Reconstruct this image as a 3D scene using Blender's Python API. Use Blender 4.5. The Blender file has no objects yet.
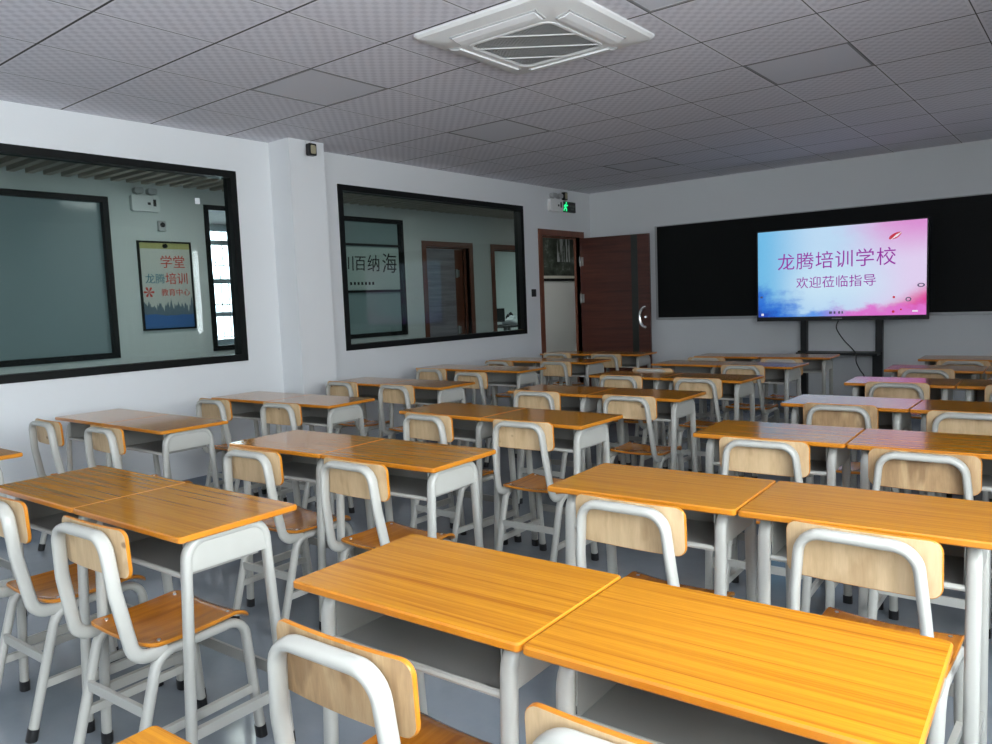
import bpy, bmesh, math, random
from mathutils import Vector, Matrix
random.seed(7)
PI = math.pi
scn = bpy.context.scene
COL = scn.collection

# ------------------------------------------------------------------ camera
CAM = (0.0, 0.0, 1.3375)
YAW, PITCH, ROLL, FPX = 38.674, 5.2453, -2.2283, 771.1
def cam_matrix():
    cy, sy = math.cos(math.radians(YAW)), math.sin(math.radians(YAW))
    cp, sp = math.cos(math.radians(PITCH)), math.sin(math.radians(PITCH))
    cr, sr = math.cos(math.radians(ROLL)), math.sin(math.radians(ROLL))
    Rz = Matrix(((cy, sy, 0), (-sy, cy, 0), (0, 0, 1)))
    B = Matrix(((1, 0, 0), (0, 0, -1), (0, 1, 0)))
    Rx = Matrix(((1, 0, 0), (0, cp, -sp), (0, sp, cp)))
    Rr = Matrix(((cr, -sr, 0), (sr, cr, 0), (0, 0, 1)))
    R = Rr @ Rx @ B @ Rz                      # rows: right, down, forward
    M = Matrix((R[0], -R[1], -R[2])).transposed().to_4x4()
    M.translation = Vector(CAM)
    return M
cam_d = bpy.data.cameras.new('camera')
cam = bpy.data.objects.new('camera', cam_d)
COL.objects.link(cam)
cam.matrix_world = cam_matrix()
cam_d.sensor_width = 36.0
cam_d.lens = FPX / 992.0 * 36.0
cam_d.clip_start = 0.02
scn.camera = cam

# ------------------------------------------------------------------ daylight and exposure
SKY = (0.93, 0.965, 1.0)
SKY_STRENGTH = 9.0
w = bpy.data.worlds.new('overcast_sky')
scn.world = w
w.use_nodes = True
bg = w.node_tree.nodes['Background']
bg.inputs[0].default_value = (*SKY, 1)
bg.inputs[1].default_value = SKY_STRENGTH
scn.view_settings.view_transform = 'Standard'
scn.view_settings.look = 'None'
scn.view_settings.exposure = 1.27
scn.view_settings.gamma = 1.0
scn.view_settings.use_curve_mapping = False

# room dimensions
XL, XR, YF, YB, H = -5.382, 0.90, 8.818, -2.6, 2.686
XO = XL - 1.8            # far side of the corridor
WT = 0.16                # wall thickness
WL = 0.09                # partition to the corridor
DAY_WINDOWS = [(-2.2, -0.5), (0.15, 2.1), (5.75, 7.5)]
DZ0, DZ1 = 0.95, 2.40
def portal(name, loc, rot, sx, sy):
    l = bpy.data.lights.new(name, 'AREA'); l.shape = 'RECTANGLE'; l.size = sx; l.size_y = sy
    l.cycles.is_portal = True
    o = bpy.data.objects.new(name, l); COL.objects.link(o); o.location = loc; o.rotation_euler = rot
for (a, b) in DAY_WINDOWS:
    portal('window_daylight', (XR + WT + .02, (a + b) / 2, (DZ0 + DZ1) / 2), (0, PI / 2, 0), DZ1 - DZ0, b - a)

# ------------------------------------------------------------------ materials
def nodes_of(name):
    m = bpy.data.materials.new(name); m.use_nodes = True
    nt = m.node_tree
    return m, nt, nt.nodes['Principled BSDF']
def mat(name, color, rough=.5, metal=0., spec=.5, coat=0., bump=0., bscale=60., var=0., vscale=3.):
    m, nt, b = nodes_of(name)
    N, L = nt.nodes, nt.links
    b.inputs['Base Color'].default_value = (*color, 1)
    b.inputs['Roughness'].default_value = rough
    b.inputs['Metallic'].default_value = metal
    b.inputs['Specular IOR Level'].default_value = spec
    b.inputs['Coat Weight'].default_value = coat
    b.inputs['Coat Roughness'].default_value = .08
    tc = N.new('ShaderNodeTexCoord')
    if var > 0:
        nz = N.new('ShaderNodeTexNoise'); nz.inputs['Scale'].default_value = vscale; nz.inputs['Detail'].default_value = 4
        L.new(tc.outputs['Object'], nz.inputs['Vector'])
        mx = N.new('ShaderNodeMix'); mx.data_type = 'RGBA'
        mx.inputs[6].default_value = (*[c * (1 - var) for c in color], 1)
        mx.inputs[7].default_value = (*[min(1, c * (1 + var)) for c in color], 1)
        L.new(nz.outputs['Fac'], mx.inputs[0]); L.new(mx.outputs[2], b.inputs['Base Color'])
    if bump > 0:
        nz = N.new('ShaderNodeTexNoise'); nz.inputs['Scale'].default_value = bscale; nz.inputs['Detail'].default_value = 3
        L.new(tc.outputs['Object'], nz.inputs['Vector'])
        bp = N.new('ShaderNodeBump'); bp.inputs['Strength'].default_value = bump; bp.inputs['Distance'].default_value = .002
        L.new(nz.outputs['Fac'], bp.inputs['Height']); L.new(bp.outputs[0], b.inputs['Normal'])
    return m
def wood(name, stops, rough=.3, coat=.0, scale=(1.6, 42., 42.), spec=.5, streak=0., streak_col=(.25, .09, .01), knots=0., axis=None, fine=0.):
    """procedural wood, grain running along local x (scale small along the grain)"""
    m, nt, b = nodes_of(name)
    N, L = nt.nodes, nt.links
    tc = N.new('ShaderNodeTexCoord'); oi = N.new('ShaderNodeObjectInfo')
    ad = N.new('ShaderNodeVectorMath'); ad.operation = 'ADD'
    ms = N.new('ShaderNodeVectorMath'); ms.operation = 'SCALE'
    cb = N.new('ShaderNodeCombineXYZ')
    for i in range(3): L.new(oi.outputs['Random'], cb.inputs[i])
    L.new(cb.outputs[0], ms.inputs[0]); ms.inputs['Scale'].default_value = 23.7
    L.new(tc.outputs['Object'], ad.inputs[0]); L.new(ms.outputs[0], ad.inputs[1])
    mp = N.new('ShaderNodeMapping'); mp.inputs['Scale'].default_value = scale
    L.new(ad.outputs[0], mp.inputs['Vector'])
    nz = N.new('ShaderNodeTexNoise'); nz.inputs['Scale'].default_value = 1.0; nz.inputs['Detail'].default_value = 6; nz.inputs['Roughness'].default_value = .62
    nz.inputs['Distortion'].default_value = .25
    L.new(mp.outputs[0], nz.inputs['Vector'])
    cr = N.new('ShaderNodeValToRGB'); e = cr.color_ramp.elements
    while len(e) < len(stops): e.new(.5)
    for k, (p, c) in enumerate(stops): e[k].position = p; e[k].color = (*c, 1)
    L.new(nz.outputs['Fac'], cr.inputs[0])
    out = cr.outputs[0]
    if streak > 0:
        mp2 = N.new('ShaderNodeMapping'); mp2.inputs['Scale'].default_value = (scale[0] * .45, scale[1] * 1.1, scale[2] * 1.1)
        mp2.inputs['Location'].default_value = (3.1, 7.7, 1.3)
        L.new(ad.outputs[0], mp2.inputs['Vector'])
        n2 = N.new('ShaderNodeTexNoise'); n2.inputs['Scale'].default_value = 1.; n2.inputs['Detail'].default_value = 3
        n2.inputs['Distortion'].default_value = .15
        L.new(mp2.outputs[0], n2.inputs['Vector'])
        r2 = N.new('ShaderNodeMapRange'); r2.inputs['From Min'].default_value = .575; r2.inputs['From Max'].default_value = .66
        r2.inputs['To Max'].default_value = streak
        L.new(n2.outputs['Fac'], r2.inputs['Value'])
        mx = N.new('ShaderNodeMix'); mx.data_type = 'RGBA'; mx.inputs[7].default_value = (*streak_col, 1)
        L.new(r2.outputs[0], mx.inputs[0]); L.new(out, mx.inputs[6]); out = mx.outputs[2]
    if fine > 0:
        n3 = N.new('ShaderNodeTexNoise'); n3.inputs['Scale'].default_value = 1.; n3.inputs['Detail'].default_value = 2
        mp3 = N.new('ShaderNodeMapping'); mp3.inputs['Scale'].default_value = (scale[0] * 14, scale[1] * 4.5, scale[2] * 4.5)
        L.new(ad.outputs[0], mp3.inputs['Vector']); L.new(mp3.outputs[0], n3.inputs['Vector'])
        r3 = N.new('ShaderNodeMapRange'); r3.inputs['To Min'].default_value = 1 - fine; r3.inputs['To Max'].default_value = 1 + fine
        L.new(n3.outputs['Fac'], r3.inputs['Value'])
        m3 = N.new('ShaderNodeVectorMath'); m3.operation = 'SCALE'
        L.new(out, m3.inputs[0]); L.new(r3.outputs[0], m3.inputs['Scale']); out = m3.outputs[0]
    if knots > 0:
        vo = N.new('ShaderNodeTexVoronoi'); vo.inputs['Scale'].default_value = 7.5
        mk = N.new('ShaderNodeMapping'); mk.inputs['Scale'].default_value = (1., 1., 1.3)
        L.new(ad.outputs[0], mk.inputs['Vector']); L.new(mk.outputs[0], vo.inputs['Vector'])
        r4 = N.new('ShaderNodeMapRange'); r4.inputs['From Min'].default_value = .05; r4.inputs['From Max'].default_value = .11
        r4.inputs['To Min'].default_value = knots; r4.inputs['To Max'].default_value = 0
        L.new(vo.outputs['Distance'], r4.inputs['Value'])
        m4 = N.new('ShaderNodeMix'); m4.data_type = 'RGBA'; m4.inputs[7].default_value = (.16, .07, .03, 1)
        L.new(r4.outputs[0], m4.inputs[0]); L.new(out, m4.inputs[6]); out = m4.outputs[2]
    L.new(out, b.inputs['Base Color'])
    b.inputs['Roughness'].default_value = rough
    b.inputs['Specular IOR Level'].default_value = spec
    b.inputs['Coat Weight'].default_value = coat
    b.inputs['Coat Roughness'].default_value = .06
    return m
def glass(name, tint, gloss=1.0, ior=1.5):
    m = bpy.data.materials.new(name); m.use_nodes = True
    nt = m.node_tree; N, L = nt.nodes, nt.links
    N.remove(N['Principled BSDF'])
    t = N.new('ShaderNodeBsdfTransparent'); t.inputs[0].default_value = (*tint, 1)
    g = N.new('ShaderNodeBsdfGlossy'); g.inputs['Roughness'].default_value = .0
    g.inputs[0].default_value = (gloss, gloss, gloss, 1)
    lw = N.new('ShaderNodeLayerWeight'); lw.inputs['Blend'].default_value = .5
    pw = N.new('ShaderNodeMath'); pw.operation = 'POWER'; pw.inputs[1].default_value = 5.0; L.new(lw.outputs['Facing'], pw.inputs[0])
    f = N.new('ShaderNodeMapRange'); f.inputs['To Min'].default_value = .018; L.new(pw.outputs[0], f.inputs['Value'])
    mx = N.new('ShaderNodeMixShader')
    L.new(f.outputs[0], mx.inputs[0]); L.new(t.outputs[0], mx.inputs[1]); L.new(g.outputs[0], mx.inputs[2])
    L.new(mx.outputs[0], N['Material Output'].inputs[0])
    return m
def emit(name, col, s):
    m, nt, b = nodes_of(name)
    b.inputs['Base Color'].default_value = (.02, .02, .02, 1)
    b.inputs['Emission Color'].default_value = (*col, 1); b.inputs['Emission Strength'].default_value = s
    b.inputs['Roughness'].default_value = .3
    return m

M = {}
M['top'] = wood('orange_wood_laminate', [(.25, (.33, .115, .005)), (.42, (.45, .172, .007)), (.58, (.54, .22, .010)), (.8, (.60, .26, .016))],
                rough=.17, coat=.25, scale=(1.3, 95., 95.), streak=.58, streak_col=(.29, .085, .003), fine=.14)
M['edge'] = wood('orange_wood_edge', [(.3, (.50, .165, .010)), (.7, (.60, .225, .015))], rough=.3, coat=.2, scale=(6, 6, 6))
M['seat'] = wood('chestnut_wood_seat', [(.3, (.44, .135, .010)), (.55, (.58, .195, .013)), (.75, (.64, .23, .020))], rough=.2, coat=.25, scale=(50., 1.8, 50.), streak=.35, streak_col=(.22, .055, .005), fine=.06)
M['ply'] = wood('bare_plywood', [(.25, (.50, .335, .18)), (.5, (.62, .44, .25)), (.75, (.70, .52, .31))], rough=.5, scale=(30., 30., 5.), streak=.35, streak_col=(.36, .21, .10), knots=.8, fine=.08)
M['ply_dark'] = wood('worn_plywood', [(.25, (.28, .165, .08)), (.5, (.44, .28, .14)), (.75, (.58, .41, .23))], rough=.55, scale=(30., 30., 5.), streak=.55, streak_col=(.19, .10, .045), knots=.4, fine=.12)
M['metal'] = mat('white_grey_painted_steel', (.445, .44, .405), rough=.28, spec=.5, var=.04, vscale=6)
M['box'] = mat('shade_toned_steel_sheet', (.27, .265, .245), rough=.42, var=.06, vscale=5)  # steel darkened to carry the book compartment's inner shade in its colour
M['cap'] = mat('black_rubber', (.012, .012, .013), rough=.5)
M['screw'] = mat('zinc_screw', (.7, .7, .68), rough=.3, metal=1.)
M['wall'] = mat('white_emulsion_wall', (.77, .785, .795), rough=.85, bump=.15, bscale=90, var=.012, vscale=1.2)
M['trim'] = mat('grey_floor_tile_skirting', (.20, .24, .30), rough=.3)
M['black_frame'] = mat('black_aluminium', (.005, .006, .006), rough=.5, spec=.25)
M['corr_wall'] = mat('corridor_white_wall', (.66, .68, .66), rough=.8)
M['board'] = mat('black_writing_board', (.005, .006, .006), rough=.6, spec=.2, var=.1)
M['board_frame'] = mat('silver_board_frame', (.46, .47, .48), rough=.4, metal=.3)
M['plastic'] = mat('white_plastic', (.80, .80, .79), rough=.35)
M['plastic_grey'] = mat('grey_plastic', (.45, .45, .45), rough=.4)
M['black'] = mat('black_plastic', (.008, .008, .009), rough=.28)
M['black_steel'] = mat('black_steel', (.010, .011, .012), rough=.4)
M['chrome'] = mat('chrome', (.85, .85, .85), rough=.12, metal=1.)
M['satin'] = mat('satin_steel', (.30, .30, .29), rough=.5, metal=.6)
M['door'] = wood('dark_red_door_wood', [(.3, (.055, .014, .008)), (.55, (.09, .023, .013)), (.75, (.125, .034, .019))], rough=.35, scale=(1.5, 1.5, 26.), spec=.5)
M['door_frame'] = wood('red_brown_door_frame', [(.3, (.15, .048, .027)), (.7, (.22, .073, .04))], rough=.35, scale=(20, 20, 2.))
M['door_strip'] = mat('dark_olive_strip', (.020, .024, .019), rough=.3)
M['corr_door'] = wood('grey_brown_door_wood', [(.3, (.20, .18, .20)), (.7, (.36, .33, .36))], rough=.3, scale=(1.5, 1.5, 26.))
M['slat'] = wood('brown_ceiling_slat', [(.3, (.40, .34, .28)), (.7, (.52, .45, .38))], rough=.5, scale=(1.5, 25, 25))
M['slat_gap'] = mat('grey_corridor_soffit', (.085, .065, .052), rough=.7)
M['glass'] = glass('tinted_window_glass', (.73, .79, .785))
M['clear'] = glass('clear_window_glass', (.95, .97, .97))
M['dim_glass'] = glass('dimming_window_glass', (.62, .66, .68))
M['frost'] = mat('frosted_teal_glass', (.25, .315, .325), rough=.15, var=.06, vscale=1.2)
M['frost_pale'] = mat('pale_frosted_glass', (.30, .40, .40), rough=.25, var=.06, vscale=2)
M['bar'] = mat('white_painted_bars', (.72, .75, .78), rough=.5)
M['dark_bar'] = mat('dark_iron_bars', (.05, .06, .07), rough=.5)
M['curtain'] = mat('beige_curtain', (.55, .50, .40), rough=.9)
M['sensor'] = mat('beige_sensor_face', (.38, .34, .22), rough=.5)
M['ink'] = mat('black_ink', (.02, .02, .02), rough=.7)
M['red_ink'] = mat('red_lettering', (.62, .05, .03), rough=.6)
M['teal_ink'] = mat('blue_green_lettering', (.06, .20, .26), rough=.6)
M['cloth'] = mat('white_cloth', (.75, .78, .80), rough=.9, bump=.5, bscale=30)
M['green'] = emit('lit_green_sign', (.02, 1.0, .30), .6)
M['green_dim'] = mat('unlit_sign_figure', (.16, .20, .18), rough=.5)
M['purple'] = emit('lit_purple_lettering', (.30, .008, .34), .40)
M['screen_red'] = emit('lit_red_mark', (.62, .02, .05), .36)
M['screen_white'] = emit('lit_white_mark', (.85, .80, .90), .4)
M['screen_grey'] = emit('lit_grey_icon', (.12, .12, .22), .25)
M['lamp'] = emit('corridor_fill_emitter', (1.0, .98, .95), 7.2)  # glow of the lamps added for the near corridor
M['fill_dim'] = emit('corridor_weak_fill_emitter', (1.0, .97, .93), 4.6)  # weaker glow of the lamps added for the far corridor
M['fill_room'] = emit('room_fill_emitter', (.88, 1.0, .98), 16.)  # glow of the lamp added for the room across the corridor
M['panel_off'] = mat('unlit_lamp_diffuser', (.70, .70, .75), rough=.6, spec=.2)

def floor_material():
    m, nt, b = nodes_of('grey_blue_epoxy_floor'); N, L = nt.nodes, nt.links
    tc = N.new('ShaderNodeTexCoord')
    nz = N.new('ShaderNodeTexNoise'); nz.inputs['Scale'].default_value = 1.3; nz.inputs['Detail'].default_value = 8; nz.inputs['Roughness'].default_value = .7
    L.new(tc.outputs['Object'], nz.inputs['Vector'])
    cr = N.new('ShaderNodeValToRGB'); e = cr.color_ramp.elements
    e[0].position = .35; e[0].color = (.215, .245, .28, 1); e[1].position = .68; e[1].color = (.275, .305, .34, 1)
    L.new(nz.outputs['Fac'], cr.inputs[0]); L.new(cr.outputs[0], b.inputs['Base Color'])
    b.inputs['Roughness'].default_value = .11
    n2 = N.new('ShaderNodeTexNoise'); n2.inputs['Scale'].default_value = 9
    L.new(tc.outputs['Object'], n2.inputs['Vector'])
    bp = N.new('ShaderNodeBump'); bp.inputs['Strength'].default_value = .05; bp.inputs['Distance'].default_value = .01
    L.new(n2.outputs['Fac'], bp.inputs['Height']); L.new(bp.outputs[0], b.inputs['Normal'])
    return m
M['floor'] = floor_material()

TX, TY, TS = -4.174, 1.701, 0.6       # ceiling tile lattice
def ceiling_material():
    m, nt, b = nodes_of('perforated_ceiling_tiles'); N, L = nt.nodes, nt.links
    def math_(op, a, bb=None):
        n = N.new('ShaderNodeMath'); n.operation = op
        for i, v in enumerate((a, bb)):
            if v is None: continue
            if isinstance(v, (int, float)): n.inputs[i].default_value = v
            else: L.new(v, n.inputs[i])
        return n.outputs[0]
    tc = N.new('ShaderNodeTexCoord'); sp = N.new('ShaderNodeSeparateXYZ'); L.new(tc.outputs['Object'], sp.inputs[0])
    fx = math_('FRACT', math_('DIVIDE', math_('SUBTRACT', sp.outputs[0], TX), TS))
    fy = math_('FRACT', math_('DIVIDE', math_('SUBTRACT', sp.outputs[1], TY), TS))
    def edge(f): return math_('MINIMUM', f, math_('SUBTRACT', 1.0, f))
    ex, ey = edge(fx), edge(fy)
    line = math_('MAXIMUM', math_('LESS_THAN', ex, .0050), math_('LESS_THAN', ey, .0105))
    n = 8.0
    def dots(f):
        return math_('SINE', math_('MULTIPLY', f, 2 * PI * n))
    prod = math_('MULTIPLY', dots(fx), dots(fy))
    mr = N.new('ShaderNodeMapRange'); mr.inputs['From Min'].default_value = -.35; mr.inputs['From Max'].default_value = .55
    L.new(prod, mr.inputs['Value'])
    rim = math_('LESS_THAN', math_('MINIMUM', ex, ey), .03)
    hole = math_('MULTIPLY', mr.outputs[0], math_('SUBTRACT', 1.0, rim))
    m1 = N.new('ShaderNodeMix'); m1.data_type = 'RGBA'
    m1.inputs[6].default_value = (.79, .78, .835, 1); m1.inputs[7].default_value = (.66, .65, .705, 1)
    L.new(hole, m1.inputs[0])
    m2 = N.new('ShaderNodeMix'); m2.data_type = 'RGBA'; m2.inputs[7].default_value = (.07, .07, .07, 1)
    L.new(line, m2.inputs[0]); L.new(m1.outputs[2], m2.inputs[6])
    L.new(m2.outputs[2], b.inputs['Base Color'])
    b.inputs['Roughness'].default_value = .7; b.inputs['Specular IOR Level'].default_value = .2
    return m
M['ceiling'] = ceiling_material()
def plain_ceiling():
    return mat('plain_ceiling_tile', (.68, .685, .73), rough=.7, spec=.2)
M['ceiling_plain'] = plain_ceiling()

# ------------------------------------------------------------------ mesh builder
class MB:
    def __init__(s): s.v, s.f, s.m, s.sm = [], [], [], []
    def vert(s, p): s.v.append(tuple(p)); return len(s.v) - 1
    def face(s, idx, m=0): s.f.append(tuple(idx)); s.m.append(m)
    def box(s, x0, x1, y0, y1, z0, z1, m=0, T=None):
        P = [(x0, y0, z0), (x1, y0, z0), (x1, y1, z0), (x0, y1, z0), (x0, y0, z1), (x1, y0, z1), (x1, y1, z1), (x0, y1, z1)]
        if T: P = [T(p) for p in P]
        i = [s.vert(p) for p in P]
        for q in ((3, 2, 1, 0), (4, 5, 6, 7), (0, 1, 5, 4), (1, 2, 6, 5), (2, 3, 7, 6), (3, 0, 4, 7)): s.face([i[k] for k in q], m)
        return s
    def sweep(s, pts, a, b, b0, seg=12, m=0, cap=True, power=2.0):
        """tube: half-size a across, b along the transported normal b0"""
        P = [Vector(p) for p in pts]; n = len(P)
        T = []
        for i in range(n):
            t = (P[min(i + 1, n - 1)] - P[i]).normalized() + (P[i] - P[max(i - 1, 0)]).normalized()
            T.append(t.normalized())
        bv = Vector(b0); bv = (bv - T[0] * bv.dot(T[0])).normalized()
        rings = []
        for i in range(n):
            if i:
                ax = T[i - 1].cross(T[i])
                if ax.length > 1e-8:
                    ang = T[i - 1].angle(T[i]); bv = Matrix.Rotation(ang, 3, ax.normalized()) @ bv
                bv = (bv - T[i] * bv.dot(T[i])).normalized()
            av = T[i].cross(bv)
            sc = 1.0
            ring = []
            for k in range(seg):
                th = 2 * PI * k / seg
                c, sn = math.cos(th), math.sin(th)
                e = 2.0 / power
                c = math.copysign(abs(c) ** e, c); sn = math.copysign(abs(sn) ** e, sn)
                ring.append(s.vert(P[i] + av * (a * c) + bv * (b * sn)))
            rings.append(ring)
        for i in range(n - 1):
            for k in range(seg):
                k2 = (k + 1) % seg
                s.face((rings[i][k], rings[i][k2], rings[i + 1][k2], rings[i + 1][k]), m)
        if cap:
            s.face(list(reversed(rings[0])), m); s.face(rings[-1], m)
        return s
    def plate(s, w, h, r, t, fn, e=.003, nx=14, ny=6, mf=0, mb=0, mr=0, cs=5):
        """rounded-corner plate; fn(u,v,d) places a point, d 0..t through the thickness"""
        ts = [(-1 + 2 * k / nx) for k in range(nx + 1)]
        def us(W, R):
            core = [-(W / 2) + R - R * math.cos(PI / 2 * k / cs) for k in range(cs)]
            mid = [(-(W / 2) + R) + (W - 2 * R) * k / nx for k in range(nx + 1)]
            return core + mid + [-q for q in reversed(core)]
        def grid(W, Hh, R, d):
            G = []
            for u in us(W, R):
                du = max(0, abs(u) - (W / 2 - R))
                hv = Hh / 2 - R + math.sqrt(max(0, R * R - du * du))
                G.append([s.vert(fn(u, -hv + 2 * hv * j / ny, d)) for j in range(ny + 1)])
            return G
        def loop(G):
            n = len(G)
            return [G[i][0] for i in range(n)] + [G[n - 1][j] for j in range(1, ny)] + [G[i][ny] for i in range(n - 1, -1, -1)] + [G[0][j] for j in range(ny - 1, 0, -1)]
        def ring(W, Hh, R, d):
            U = us(W, R); n = len(U); out = []
            def hv(u):
                du = max(0, abs(u) - (W / 2 - R)); return Hh / 2 - R + math.sqrt(max(0, R * R - du * du))
            for u in U: out.append(s.vert(fn(u, -hv(u), d)))
            for j in range(1, ny): q = hv(U[-1]); out.append(s.vert(fn(U[-1], -q + 2 * q * j / ny, d)))
            for u in reversed(U): out.append(s.vert(fn(u, hv(u), d)))
            for j in range(ny - 1, 0, -1): q = hv(U[0]); out.append(s.vert(fn(U[0], -q + 2 * q * j / ny, d)))
            return out
        A = grid(w - 2 * e, h - 2 * e, max(r - e, .001), 0); B = grid(w - 2 * e, h - 2 * e, max(r - e, .001), t)
        for i in range(len(A) - 1):
            for j in range(ny):
                s.face((A[i][j], A[i][j + 1], A[i + 1][j + 1], A[i + 1][j]), mb)
                s.face((B[i][j], B[i + 1][j], B[i + 1][j + 1], B[i][j + 1]), mf)
        rings = [loop(A), ring(w, h, r, e), ring(w, h, r, t - e), loop(B)]
        n = len(rings[0])
        for q in range(3):
            for k in range(n):
                k2 = (k + 1) % n
                s.face((rings[q][k], rings[q][k2], rings[q + 1][k2], rings[q + 1][k]), mr)
        return s
    def cyl(s, p, axis, r, l, seg=12, m=0, r2=None):
        a = Vector(axis).normalized(); u = a.orthogonal().normalized(); v = a.cross(u); p = Vector(p)
        r2 = r if r2 is None else r2
        A = [s.vert(p + u * (r * math.cos(2 * PI * k / seg)) + v * (r * math.sin(2 * PI * k / seg))) for k in range(seg)]
        B = [s.vert(p + a * l + u * (r2 * math.cos(2 * PI * k / seg)) + v * (r2 * math.sin(2 * PI * k / seg))) for k in range(seg)]
        for k in range(seg): s.face((A[k], A[(k + 1) % seg], B[(k + 1) % seg], B[k]), m)
        s.face(list(reversed(A)), m); s.face(B, m)
        return s
    def prism(s, poly, fn, d0, d1, m=0):
        """polygon in (u,v), extruded d0..d1 through fn(u,v,d)"""
        A = [s.vert(fn(u, v, d0)) for u, v in poly]; B = [s.vert(fn(u, v, d1)) for u, v in poly]; n = len(poly)
        for k in range(n): s.face((A[k], A[(k + 1) % n], B[(k + 1) % n], B[k]), m)
        s.face(list(reversed(A)), m); s.face(B, m)
        return s
    def build(s, name, mats, parent=None, smooth=True, ang=.6):
        me = bpy.data.meshes.new(name)
        me.from_pydata(s.v, [], s.f)
        for mm in (mats if isinstance(mats, (list, tuple)) else [mats]): me.materials.append(mm)
        for p, mi in zip(me.polygons, s.m): p.material_index = mi
        bm = bmesh.new(); bm.from_mesh(me)
        bmesh.ops.recalc_face_normals(bm, faces=bm.faces)
        for f in bm.faces: f.smooth = smooth
        for e in bm.edges:
            if len(e.link_faces) == 2 and e.calc_face_angle(0) > ang: e.smooth = False
        bm.to_mesh(me); bm.free()
        o = bpy.data.objects.new(name, me); COL.objects.link(o)
        if parent: o.parent = parent
        return o
def fillet(pts, rad, seg=7):
    P = [Vector(p) for p in pts]; out = [P[0]]
    if not isinstance(rad, (list, tuple)): rad = [rad] * (len(P) - 2)
    for i in range(1, len(P) - 1):
        a = (P[i - 1] - P[i]).normalized(); b = (P[i + 1] - P[i]).normalized()
        half = a.angle(b) / 2; r = rad[i - 1]; d = r / math.tan(half)
        c = P[i] + (a + b).normalized() * (r / math.sin(half))
        s0 = P[i] + a * d - c; s1 = P[i] + b * d - c; th = s0.angle(s1); ax = s0.cross(s1).normalized()
        for k in range(seg + 1): out.append(c + Matrix.Rotation(th * k / seg, 3, ax) @ s0)
    out.append(P[-1])
    return out
def empty(name, loc, rz=0., label=None, cat=None, group=None):
    o = bpy.data.objects.new(name, None); COL.objects.link(o); o.empty_display_size = .1
    o.location = loc; o.rotation_euler = (0, 0, rz)
    if label: o['label'] = label
    if cat: o['category'] = cat
    if group: o['group'] = group
    return o
def tag(o, label, cat, group=None):
    o['label'] = label; o['category'] = cat
    if group: o['group'] = group
    return o
def struct(name, mb, mats, parent=None, **k):
    o = mb.build(name, mats, parent, **k)
    if not parent: o['kind'] = 'structure'
    return o
def copy_tree(o, parent=None):
    c = o.copy(); COL.objects.link(c)
    if parent: c.parent = parent
    for ch in [q for q in o.children]: copy_tree(ch, c)
    return c
def text_mesh(name, body, size, material, fn, depth, parent=None, thick=0.):
    """lettering as a mesh: fn(u,v,d) maps the flat text (centred) into place"""
    c = bpy.data.curves.new(name, 'FONT'); c.body = body; c.size = size; c.align_x = 'CENTER'; c.align_y = 'CENTER'
    c.resolution_u = 3; c.offset = thick
    o = bpy.data.objects.new(name, c); COL.objects.link(o)
    bpy.context.view_layer.update()
    me = bpy.data.meshes.new_from_object(o.evaluated_get(bpy.context.evaluated_depsgraph_get()))
    bpy.data.objects.remove(o)
    bm = bmesh.new(); bm.from_mesh(me)
    g = bmesh.ops.extrude_face_region(bm, geom=list(bm.faces))
    for v in g['geom']:
        if isinstance(v, bmesh.types.BMVert): v.co.z += depth
    for v in bm.verts: v.co = Vector(fn(v.co.x, v.co.y, v.co.z))
    bmesh.ops.recalc_face_normals(bm, faces=bm.faces)
    bm.to_mesh(me); bm.free()
    me.name = name; me.materials.clear(); me.materials.append(material)
    ob = bpy.data.objects.new(name, me); COL.objects.link(ob)
    if parent: ob.parent = parent
    return ob

# ------------------------------------------------------------------ room shell
M['tee'] = mat('dark_ceiling_tee', (.26, .26, .27), rough=.6)
PIL = .265
struct('floor', MB().box(XL - .02, XR + WT, YB - WT, YF + WT, -.1, 0), M['floor'])
W1 = (0.86, 3.562, .944, 2.423); W2 = (4.58, 7.331, .944, 2.423)
DOOR = (7.70, 8.56, 0.0, 2.105)
def wall_x(name, x0, x1, y0, y1, z0, z1, holes, material):
    """wall lying in a plane of constant x with rectangular openings (y0,y1,z0,z1)"""
    mb = MB(); ys = sorted({y0, y1, *[h[0] for h in holes], *[h[1] for h in holes]}); zs = sorted({z0, z1, *[h[2] for h in holes], *[h[3] for h in holes]})
    for a, b in zip(ys, ys[1:]):
        run = None
        for c, d in zip(zs, zs[1:]):
            solid = not any(h[0] <= (a + b) / 2 <= h[1] and h[2] <= (c + d) / 2 <= h[3] for h in holes)
            if solid: mb.box(x0, x1, a, b, c, d)
    return struct(name, mb, material, smooth=False)
wall_x('wall_left', XL - WL, XL, YB - WT, YF + WT, 0, H + .3, [W1, W2, DOOR], M['wall'])
wall_x('wall_right', XR, XR + WT, YB - WT, YF + WT, 0, H + .3, [(a, b, DZ0, DZ1) for a, b in DAY_WINDOWS], M['wall'])
struct('wall_front', MB().box(XL, XR, YF, YF + WT, 0, H + .3), M['wall'], smooth=False)
struct('wall_back', MB().box(XL, XR, YB - WT, YB, 0, H + .3), M['wall'], smooth=False)
struct('trim_1', MB().box(XL, XL + PIL, 3.886, 4.235, 0, H), M['wall'], smooth=False)['label'] = 'wall pilaster'
struct('baseboard_left', MB().box(XL, XL + .012, YB, 3.886, 0, .10).box(XL + PIL, XL + PIL + .012, 3.874, 4.247, 0, .10).box(XL, XL + PIL, 3.874, 3.886, 0, .10).box(XL, XL + PIL, 4.235, 4.247, 0, .10).box(XL, XL + .012, 4.247, 7.62, 0, .10), M['trim'], smooth=False)
struct('baseboard_front', MB().box(XL, XR, YF - .012, YF, 0, .10), M['trim'], smooth=False)
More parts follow.
